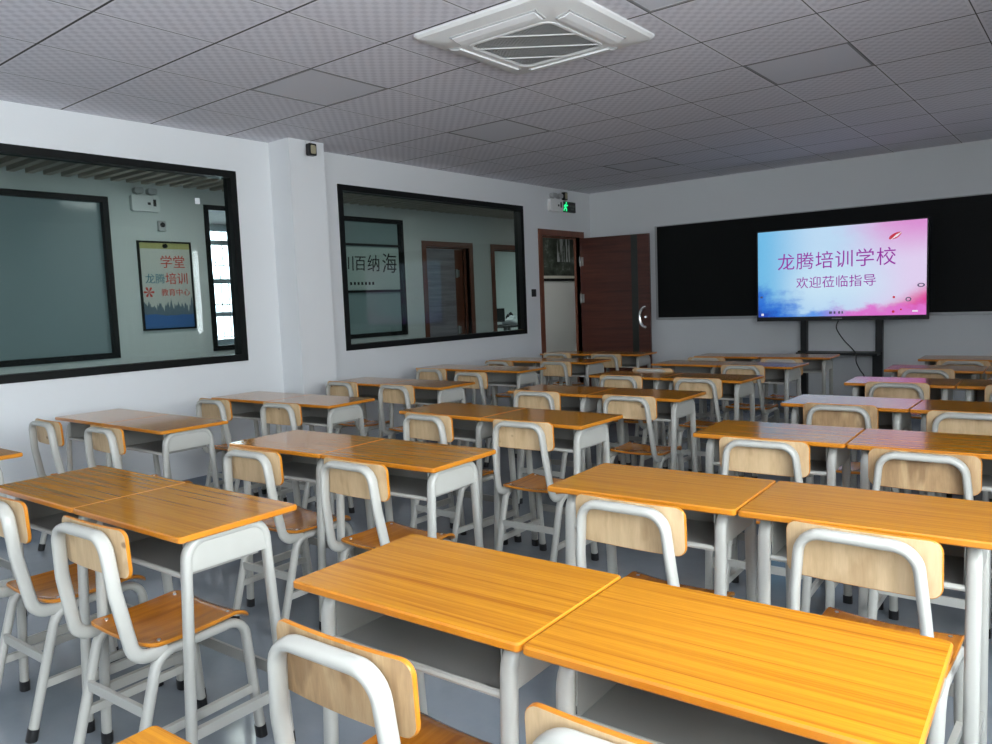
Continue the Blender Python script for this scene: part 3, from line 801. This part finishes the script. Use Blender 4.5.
st = empty('display_stand', (TVX, TVY + .14, 0), 0, 'black wheeled steel stand carrying the large display', 'stand')
for s in (-1, 1):
    MB().box(s * .375 - .033, s * .375 + .033, -.03, .03, .09, 1.75).build('post', M['black_steel'], st, smooth=False)
    MB().box(s * .375 - .035, s * .375 + .035, -.3, .12, .07, .12).build('foot_bar', M['black_steel'], st, smooth=False)
    MB().box(s * .375 - .055, s * .375 + .04, -.055, -.0, .3, .67).build('shelf_bracket', M['black_steel'], st, smooth=False)
    for yy in (-.26, .08):
        MB().cyl((s * .375 - .02, yy, .035), (1, 0, 0), .035, .04, 14).build('caster', M['cap'], st)
MB().box(-.40, .40, -.22, .06, .64, .665).build('shelf', M['black_steel'], st, smooth=False)
MB().box(-.36, .36, -.069, -.03, 1.25, 1.33).box(-.36, .36, -.069, -.03, 1.6, 1.68).build('mounting_rail', M['black_steel'], st, smooth=False)
cable_pts = [(TVX, TVY + .035, .992), (TVX + .002, TVY - .035, .95), (TVX + .03, TVY - .11, .90), (TVX + .10, TVY - .13, .80), (TVX + .17, TVY - .12, .72), (TVX + .21, TVY - .12, .66), (TVX + .215, TVY - .12, .58), (TVX + .25, TVY - .12, .50), (TVX + .30, TVY - .125, .40), (TVX + .30, TVY - .14, .12), (TVX + .22, TVY - .17, .012), (TVX + .0, TVY - .19, .008)]
def smooth_curve(P, n=6):
    P = [Vector(p) for p in P]; out = []
    for i in range(len(P) - 1):
        a, b, c, d = P[max(i - 1, 0)], P[i], P[i + 1], P[min(i + 2, len(P) - 1)]
        for k in range(n):
            t = k / n
            out.append(.5 * ((2 * b) + (c - a) * t + (2 * a - 5 * b + 4 * c - d) * t * t + (3 * b - a - 3 * c + d) * t ** 3))
    out.append(P[-1]); return out
tag(MB().sweep(smooth_curve(cable_pts), .006, .006, (1, 0, 0), 8).build('power_cable', M['cap']), 'black cable hanging from the display down past the stand shelf', 'cable')

# cassette air conditioner, centre of ceiling
AX, AY, AS = -2.345, 3.365, .90
ac = empty('air_conditioner', (AX, AY, H), 0, 'white square cassette air conditioner with dark grille in the ceiling', 'air conditioner')
mb = MB()
def sq(s, r, n=6):
    out = []
    for cx, cy, a0 in ((1, 1, 0), (-1, 1, PI / 2), (-1, -1, PI), (1, -1, 3 * PI / 2)):
        for k in range(n + 1):
            a = a0 + PI / 2 * k / n; out.append((cx * (s - r) + r * math.cos(a), cy * (s - r) + r * math.sin(a)))
    return out
prof = [(AS / 2, .03, 0.0), (AS / 2, .03, -.010), (AS / 2 - .012, .03, -.022), (AS / 2 - .06, .05, -.034), (AS / 2 - .15, .07, -.052), (.268, .07, -.055), (.262, .065, -.045)]
rings = [[mb.vert((x, y, z)) for x, y in sq(s_, r_)] for s_, r_, z in prof]
for A, B in zip(rings, rings[1:]):
    n = len(A)
    for k in range(n): mb.face((A[k], A[(k + 1) % n], B[(k + 1) % n], B[k]))
mb.face(list(reversed(rings[0]))); mb.face(rings[-1])
mb.build('panel', M['plastic'], ac, ang=.5)
for k in range(4):
    a = k * PI / 2; ca, sa = math.cos(a), math.sin(a)
    T = lambda p: (p[0] * ca - p[1] * sa, p[0] * sa + p[1] * ca, p[2])
    sl = MB()
    prof2 = [(.30, -.0570), (.335, -.0535), (.368, -.0435)]
    for (y0, z0), (y1, z1) in zip(prof2, prof2[1:]):
        P8 = [(-.25, y0, z0), (.25, y0, z0), (.25 - .0, y1, z1), (-.25, y1, z1)]
        lo = [sl.vert(T((p[0], p[1], p[2] - .004))) for p in P8]; hi = [sl.vert(T((p[0], p[1], p[2] + .006))) for p in P8]
        sl.face(lo); sl.face(list(reversed(hi)))
        for q in range(4): sl.face((lo[q], lo[(q + 1) % 4], hi[(q + 1) % 4], hi[q]))
    sl.build('louver_flap', mat('louver_white', (.86, .86, .86), rough=.3) if k == 0 else bpy.data.materials['louver_white'], ac, ang=.5)
    g = MB()
    for x0, x1, y0, y1 in ((-.262, -.252, .295, .375), (.252, .262, .295, .375), (-.262, .262, .370, .376)):
        z = lambda yy: -.0585 + (yy - .295) * .2
        P8 = [T((x0, y0, z(y0) - .0)), T((x1, y0, z(y0))), T((x1, y1, z(y1))), T((x0, y1, z(y1)))]
        lo = [g.vert(p) for p in P8]; hi = [g.vert((p[0], p[1], p[2] + .012)) for p in P8]
        g.face(lo); g.face(list(reversed(hi)))
        for q in range(4): g.face((lo[q], lo[(q + 1) % 4], hi[(q + 1) % 4], hi[q]))
    g.build('outlet_slot', M['plastic_grey'], ac, smooth=False)
gr = MB()
gr.prism(sq(.258, .06), lambda u, v, d: (u, v, -.047 + d), 0, .004)
gr.build('filter', mat('dark_filter_mesh', (.006, .006, .006), rough=.9, spec=.05), ac, smooth=False)
gl = MB()
n = 40
rg = sq(.262, .062); rg2 = sq(.248, .055)
A = [gl.vert((x, y, -.0585)) for x, y in rg]; B = [gl.vert((x, y, -.0585)) for x, y in rg2]
C = [gl.vert((x, y, -.045)) for x, y in rg]; D_ = [gl.vert((x, y, -.045)) for x, y in rg2]
for k in range(len(A)):
    k2 = (k + 1) % len(A)
    gl.face((A[k], A[k2], B[k2], B[k])); gl.face((A[k], A[k2], C[k2], C[k])); gl.face((B[k], B[k2], D_[k2], D_[k])); gl.face((C[k], C[k2], D_[k2], D_[k]))
# fine bars one way, three broad ribs diagonally across the view
def clip_half(x, s=.25, r=.055):
    d = max(0, abs(x) - (s - r)); return s - r + math.sqrt(max(0, r * r - d * d))
for k in range(n):
    x = -.245 + .49 * (k + .5) / n; hh_ = clip_half(x); gl.box(x - .0013, x + .0013, -hh_, hh_, -.0564, -.0556)
for off in (-.17, 0, .17):
    L_ = .25 * 2 - abs(off) - .05
    a = math.radians(38); dx, dy = math.cos(a), math.sin(a)
    cx, cy = -dy * off, dx * off
    le = 0
    for q in range(200):
        x, y = cx + dx * q * .002, cy + dy * q * .002
        if abs(x) < .25 and abs(y) < clip_half(x): le = q * .002
    le2 = 0
    for q in range(200):
        x, y = cx - dx * q * .002, cy - dy * q * .002
        if abs(x) < .25 and abs(y) < clip_half(x): le2 = q * .002
    gl.sweep([(cx - dx * le2, cy - dy * le2, -.058), (cx + dx * le, cy + dy * le, -.058)], .005, .003, (0, 0, 1), 6)
gl.build('intake_grille', M['plastic'], ac, smooth=False)

# unlit flat lamps in the ceiling
LN = {(0, 2): 'left of the air conditioner, near the pilaster', (0, 5): 'midway between the air conditioner and the exit sign', (4, 2): 'at the top edge beside the air conditioner', (4, 5): 'right of the air conditioner towards the blackboard', (0, 9): 'closest to the front wall near the doorway'}
for (i, j) in LIGHT_CELLS:
    t = empty('ceiling_light', (TX + (i + .5) * TS, TY + (j + .5) * TS, H), 0, 'smooth grey unlit square ceiling lamp ' + LN[(i, j)], 'ceiling light', 'unlit square ceiling lamps')
    frm = MB()
    for a, b, c, d in ((-.297, .297, -.297, -.285), (-.297, .297, .285, .297), (-.297, -.285, -.285, .285), (.285, .297, -.285, .285)): frm.box(a, b, c, d, -.001, .02)
    frm.build('lamp_frame', M['tee'], t, smooth=False)
    MB().box(-.285, .285, -.285, .285, .002, .015).build('diffuser', M['panel_off'], t, smooth=False)

# exit sign, motion sensors, switch, sticker
t = empty('exit_sign', (XL, 8.285, 2.475), 0, 'small black exit sign with lit green running figure above the door', 'sign')
MB().plate(.31, .13, .008, .025, lambda u, v, d: (d, u, v), nx=4, ny=3).build('housing', M['black'], t)
g = MB(); FE = lambda c, z: (lambda u, v, d: (.025 + d, c + u, z + v))
def limb(pts, r):
    for a, b in zip(pts, pts[1:]):
        d = Vector((b[0] - a[0], b[1] - a[1], 0)).normalized(); nn = (-d.y * r, d.x * r)
        g.prism([(a[0] - nn[0], a[1] - nn[1]), (b[0] - nn[0], b[1] - nn[1]), (b[0] + nn[0], b[1] + nn[1]), (a[0] + nn[0], a[1] + nn[1])], FE(-.075, 0), 0, .002)
limb([(0.005, .03), (-.005, -.01)], .013); limb([(-.005, -.01), (-.03, -.028), (-.045, -.05)], .008); limb([(-.003, -.012), (.022, -.03), (.012, -.055)], .008)
limb([(.005, .026), (-.03, .014), (-.04, -.006)], .006); limb([(.008, .026), (.036, .012), (.05, .024)], .006)
g.prism([(.016 + .012 * math.cos(2 * PI * k / 12), .049 + .012 * math.sin(2 * PI * k / 12)) for k in range(12)], FE(-.075, 0), 0, .002)
g.build('running_figure', M['green'], t, smooth=False)
text_mesh('lettering', '安全出口', .032, M['green_dim'], FE(.078, .012), .001, t)
text_mesh('lettering', 'EXIT', .034, M['green_dim'], FE(.078, -.025), .001, t)
def sensor(loc, label):
    t = empty('motion_sensor', loc, 0, label, 'sensor', 'small dark motion sensors')
    MB().plate(.075, .095, .01, .045, lambda u, v, d: (.03 + d, u, v), nx=3, ny=3).build('housing', M['black'], t)
    MB().plate(.05, .07, .012, .008, lambda u, v, d: (.075 + d, u, v), nx=3, ny=3).build('lens', M['sensor'], t)
    MB().cyl((0, 0, .03), (1, 0, 0), .012, .035, 10).build('bracket', M['plastic'], t)
    MB().sweep(smooth_curve([(.02, -.03, .075), (.01, -.01, .06), (.015, .02, .068), (.03, .035, .055), (.032, .03, .04)]), .004, .004, (1, 0, 0), 6).build('wire', M['plastic'], t)
sensor((XL + PIL, 4.065, 2.605), 'small dark motion sensor at the top of the wall pilaster')
sensor((XL, 8.15, 2.595), 'small dark motion sensor just above the green exit sign')
t = empty('light_switch', (XL, 7.497, 1.417), 0, 'small black wall switch between the far window and the door', 'switch')
MB().plate(.088, .09, .006, .01, lambda u, v, d: (d, u, v), nx=3, ny=3).build('plate', M['black'], t)
for s in (-1, 1): MB().box(.01, .014, s * .02 - .016, s * .02 + .016, -.028, .028).build('rocker', mat('dark_rocker', (.03, .03, .03), rough=.3) if s < 0 else bpy.data.materials['dark_rocker'], t, smooth=False)
tag(MB().box(XL - .0428, XL - .042, 3.23, 3.27, 2.155, 2.20).build('paper_sticker', M['cloth'], None, smooth=False), 'tiny white sticker on the left window glass near its upper corner', 'sticker')

# ------------------------------------------------------------------ desks
def make_desk():
    root = empty('student_desk', (0, 0, 0))
    MB().plate(.602, .390, .012, .018, lambda u, v, d: (u, v + .005, .732 + d), e=.0035, nx=3, ny=3, mf=0, mb=2, mr=1).build('tabletop', [M['top'], M['edge'], M['box']], root)
    bk = MB()
    t = .003
    bk.box(-.222, .222, -.136, .098, .615, .618).box(-.222, .222, .098, .101, .615, .73).box(-.225, -.222, -.136, .101, .615, .73).box(.222, .225, -.136, .101, .615, .73)
    bk.build('book_compartment', M['box'], root, smooth=False)
    lip = MB().sweep([(-.226, -.142, .618), (.226, -.142, .618)], .008, .008, (0, 0, 1), 8)
    lip.build('front_lip', M['metal'], root)
    for s in (-1, 1):
        x = s * .243
        pts = fillet([(x, -.172, .012), (x, -.138, .717), (x, .112, .717), (x, .156, .012)], .055, 7)
        lf = MB().sweep(pts, .0170, .0135, (0, 1, 0), 14, power=2.6).build('leg_frame', M['metal'], root)
        for yy in (-.172, .156):
            MB().sweep([(x, yy, 0), (x, yy + (.0018 if yy < 0 else -.0023), .035)], .0192, .0158, (0, 1, 0), 12, power=2.6).build('foot_cap', M['cap'], lf)
        poly = [(-.133, .632), (-.130, .670), (-.120, .706), (-.092, .731), (.068, .731), (.095, .706), (.104, .670), (.108, .632)]
        MB().prism(poly, lambda u, v, d: (x + s * d, u, v), .008, .0125).build('side_panel', M['metal'], root, smooth=False)
        MB().box(x - .009, x + .009, -.158, .140, .158, .188).build('side_rail', M['metal'], root, smooth=False)
    MB().box(-.232, .232, .147, .157, .205, .240).build('cross_rail', M['box'], root, smooth=False)
    return root
def make_chair(dark=False):
    root = empty('student_chair', (0, 0, 0))
    ztop, ph, pw = .770, .138, .345
    zc = ztop - ph / 2
    fn = lambda u, v, d: (u, -.021 + d + .010 * (abs(u) / (pw / 2)) ** 2 - .045 * v, zc + v)
    MB().plate(pw, ph, .028, .011, fn, e=.002, nx=12, ny=3, mf=1, mb=0, mr=1).build('backrest', [M['ply_dark'] if dark else M['ply'], M['edge']], root)
    pts = [(.156, .085, .398), (.156, -.006, .406), (.143, -.038, .60), (.127, -.047, .754), (-.127, -.047, .754), (-.143, -.038, .60), (-.156, -.006, .406), (-.156, .085, .398)]
    path = fillet(pts, [.05, .3, .055, .055, .3, .05], 7)
    MB().sweep(path, .0122, .0195, (0, 0, 1), 14, power=2.4).build('back_frame', M['metal'], root)
    def sfn(u, v, d):                                   # v -: rear, + front
        q = (v + .17) / .34
        z = .411 + d + .010 * (2 * abs(u) / .33) ** 2 - .006 * math.sin(PI * min(1, q * 1.2))
        if q > .80: z -= .030 * ((q - .80) / .20) ** 2
        if q < .12: z += .006 * ((.12 - q) / .12) ** 2
        return (u, .20 + v, z)
    MB().plate(.338, .345, .04, .012, sfn, e=.003, nx=6, ny=12, mf=0, mb=1, mr=1).build('seat', [M['seat'], M['edge']], root)
    for sx in (-1, 1):
        for yy in (.075, .30): MB().cyl((sx * .14, yy, .4265), (0, 0, 1), .0055, .0035, 8).build('screw', M['screw'], root)
    for s in (-1, 1):
        x = s * .157
        pts = fillet([(x, -.048, .012), (x, .060, .397), (x, .342, .397), (x, .378, .012)], [.06, .06], 7)
        lf = MB().sweep(pts, .0165, .0138, (0, 1, 0), 14, power=2.4).build('leg_frame', M['metal'], root)
        for yy, k in ((-.0514, .28), (.379, -.094)):
            MB().sweep([(x, yy, 0), (x, yy + k * .038, .038)], .0186, .0160, (0, 1, 0), 12, power=2.6).build('foot_cap', M['cap'], lf)
        MB().box(x - .008, x + .008, -.004, .362, .155, .180).build('side_rail', M['metal'], root, smooth=False)
    MB().box(-.148, .148, .006, .018, .232, .262).build('rear_rail', M['metal'], root, smooth=False)
    return root

DESKS = [
('A1R', -4.06, 1.115, 0.03),
('A2L', -4.63, 2.113, 0.0178), ('A2R', -4.03, 2.123, 0.0178), ('A3L', -4.568, 3.108, 0.0426), ('A3R', -3.969, 3.133, 0.0426),
('A4L', -4.565, 4.126, 0.0058), ('A4R', -3.965, 4.13, 0.0058), ('A5L', -4.733, 5.289, 0.0056), ('A5R', -4.133, 5.293, 0.0056),
('A6L', -4.589, 6.181, -0.0241), ('A6R', -3.989, 6.166, -0.0241), ('A7L', -4.578, 7.061, 0.0373), ('A7R', -3.978, 7.083, 0.0373),
('B1L', -2.807, 1.181, 0.0253), ('B1R', -2.207, 1.196, 0.0253), ('B2L', -2.793, 2.118, 0.0486), ('B2R', -2.194, 2.147, 0.0486),
('B3L', -2.793, 3.172, -0.0101), ('B3R', -2.193, 3.166, -0.0101), ('B4L', -2.787, 4.16, 0.0139), ('B4R', -2.187, 4.169, 0.0139),
('B5L', -2.792, 5.175, -0.03), ('B5R', -2.192, 5.157, -0.03), ('B6L', -2.789, 6.188, -0.03), ('B6R', -2.189, 6.17, -0.03),
('B7L', -2.773, 7.013, 0.05), ('B7R', -2.174, 7.043, 0.05),
('C0L', -0.752, 0.328, 0.05),
('C1L', -1.085, 1.185, 0.0372), ('C1R', -0.485, 1.207, 0.0372), ('C2L', -1.088, 2.162, 0.0476), ('C2R', -0.488, 2.191, 0.0476),
('C3L', -1.079, 3.229, 0.0462), ('C3R', -0.48, 3.256, 0.0462), ('C4L', -1.042, 4.24, 0.0058), ('C4R', -0.442, 4.243, 0.0058),
('C5L', -0.996, 5.263, 0.0473), ('C5R', -0.397, 5.291, 0.0473), ('C6L', -0.957, 6.159, 0.0419), ('C6R', -0.357, 6.185, 0.0419),
('C7L', -0.897, 7.05, 0.035)]
CHAIRS = [
('A2L', -4.662, 1.787, -0.5), ('A2R', -4.079, 1.836, 3.4), ('A3L', -4.68, 2.788, -0.7), ('A3R', -3.974, 2.852, 4.0), ('A4L', -4.631, 3.88, 3.1), ('A4R', -4.013, 3.863, 2.2),
('A5L', -4.685, 4.948, 2.9), ('A5R', -4.011, 4.789, 1.1), ('A6L', -4.514, 5.754, 1.6), ('A6R', -3.962, 5.832, -0.6), ('A7L', -4.569, 6.758, 2.1), ('A7R', -3.95, 6.714, 1.4),
('B1L', -2.812, .922, 2.0), ('B1R', -2.204, .94, 3.2), ('B2L', -2.725, 1.828, 2.0), ('B2R', -2.185, 1.876, .9), ('B3L', -2.761, 2.88, -2.4), ('B3R', -2.175, 2.93, 2.5),
('B4L', -2.804, 3.935, 2.6), ('B4R', -2.16, 3.922, 1.7), ('B5L', -2.768, 4.906, 1.1), ('B5R', -2.177, 4.91, 1.1), ('B6L', -2.796, 5.46, 2.7), ('B6R', -2.232, 5.862, 1.6),
('B7L', -2.803, 6.50, 2.2), ('B7R', -2.135, 6.47, 1.6),
('C1L', -1.03, .835, -.2), ('C1R', -.471, .855, 2.0), ('C2L', -1.047, 1.885, .1), ('C2R', -.449, 1.92, -1.1), ('C3L', -1.002, 2.937, 5.0), ('C3R', -.492, 2.947, .8),
('C4L', -1.032, 4.005, 2.5), ('C4R', -.475, 3.952, 2.0), ('C5L', -.98, 5.03, 3.3), ('C5R', -.369, 5.05, 2.0), ('C6L', -.975, 5.89, 1.0), ('C6R', -.36, 5.89, 1.0), ('C7L', -.846, 6.58, 1.5)]
COLN = {'A': 'column by windowed wall', 'B': 'middle column', 'C': 'right-hand column'}
FROM_BOARD = {7: 'front row nearest the blackboard', 6: 'second row from the blackboard', 5: 'third row from the blackboard', 4: 'fourth row from the blackboard',
              3: 'fifth row from the blackboard', 2: 'sixth row from the blackboard', 1: 'seventh row from the blackboard'}
SIDE = {'L': 'left', 'R': 'right'}
D_SPECIAL = {
 'C0L': 'orange desk corner poking in at the bottom left edge, behind the nearest chair',
 'C1L': 'bright orange desk in the foreground, left half of the nearest big pair',
 'C1R': 'bright orange desk in the foreground, right half of the nearest big pair',
 'A1R': 'desk cut off by the left photo edge below the left window',
 'C4L': 'desk whose top mirrors the lit screen in lilac, fourth row right-hand column',
}
C_SPECIAL = {
 'C1L': 'nearest chair, worn plywood back, tucked at the left half of foreground desk',
 'C1R': 'chair back just showing at the bottom edge below the foreground right desk',
 'B1R': 'whole side-on chair with chestnut seat at the left, aisle end of middle column',
 'B1L': 'chair cut by the left photo edge, beside the side-on chair',
}
groups_d, groups_c = 'student desks set out in paired rows', 'student chairs tucked behind the desks'
p_desk = make_desk(); used = False
for name, x, y, a in DESKS:
    o = p_desk if not used else copy_tree(p_desk); used = True
    o.location = (x + (-.003 if name[2] == 'L' else .003), y, 0); o.rotation_euler = (0, 0, a)
    lab = D_SPECIAL.get(name) or 'orange desk, %s of pair, %s, %s' % (SIDE[name[2]], COLN[name[0]], FROM_BOARD[int(name[1])])
    tag(o, lab, 'desk', groups_d)
DARK = {'C1L', 'C3R', 'C4L', 'A6L'}
protos = {}
desk_at = {d[0]: d for d in DESKS}
for name, x, y, a in CHAIRS:
    d = desk_at[name]; front = d[2] - .2 - .2 * abs(math.radians(a) - d[3])      # keep each back clear of its desk edge
    if name in ('A2R', 'A3L', 'A4L', 'A5R', 'A6L', 'C3L', 'A4R', 'B2L', 'C1L'):                     # tucked in: keep the chair legs between the desk legs
        a = math.degrees(d[3]); q = {'A6L': .03, 'C1L': .055}.get(name, .04); x = min(max(x, d[1] - q), d[1] + q)
    y = min(y, front - .047)
    dk = name in DARK
    if dk not in protos: o = protos[dk] = make_chair(dk)
    else: o = copy_tree(protos[dk])
    o.location = (x, y, 0); o.rotation_euler = (0, 0, math.radians(a))
    lab = C_SPECIAL.get(name) or '%s chair at %s desk, %s, %s' % ('worn plywood' if dk else 'plywood', SIDE[name[2]], COLN[name[0]], FROM_BOARD[int(name[1])])
    tag(o, lab, 'chair', groups_c)
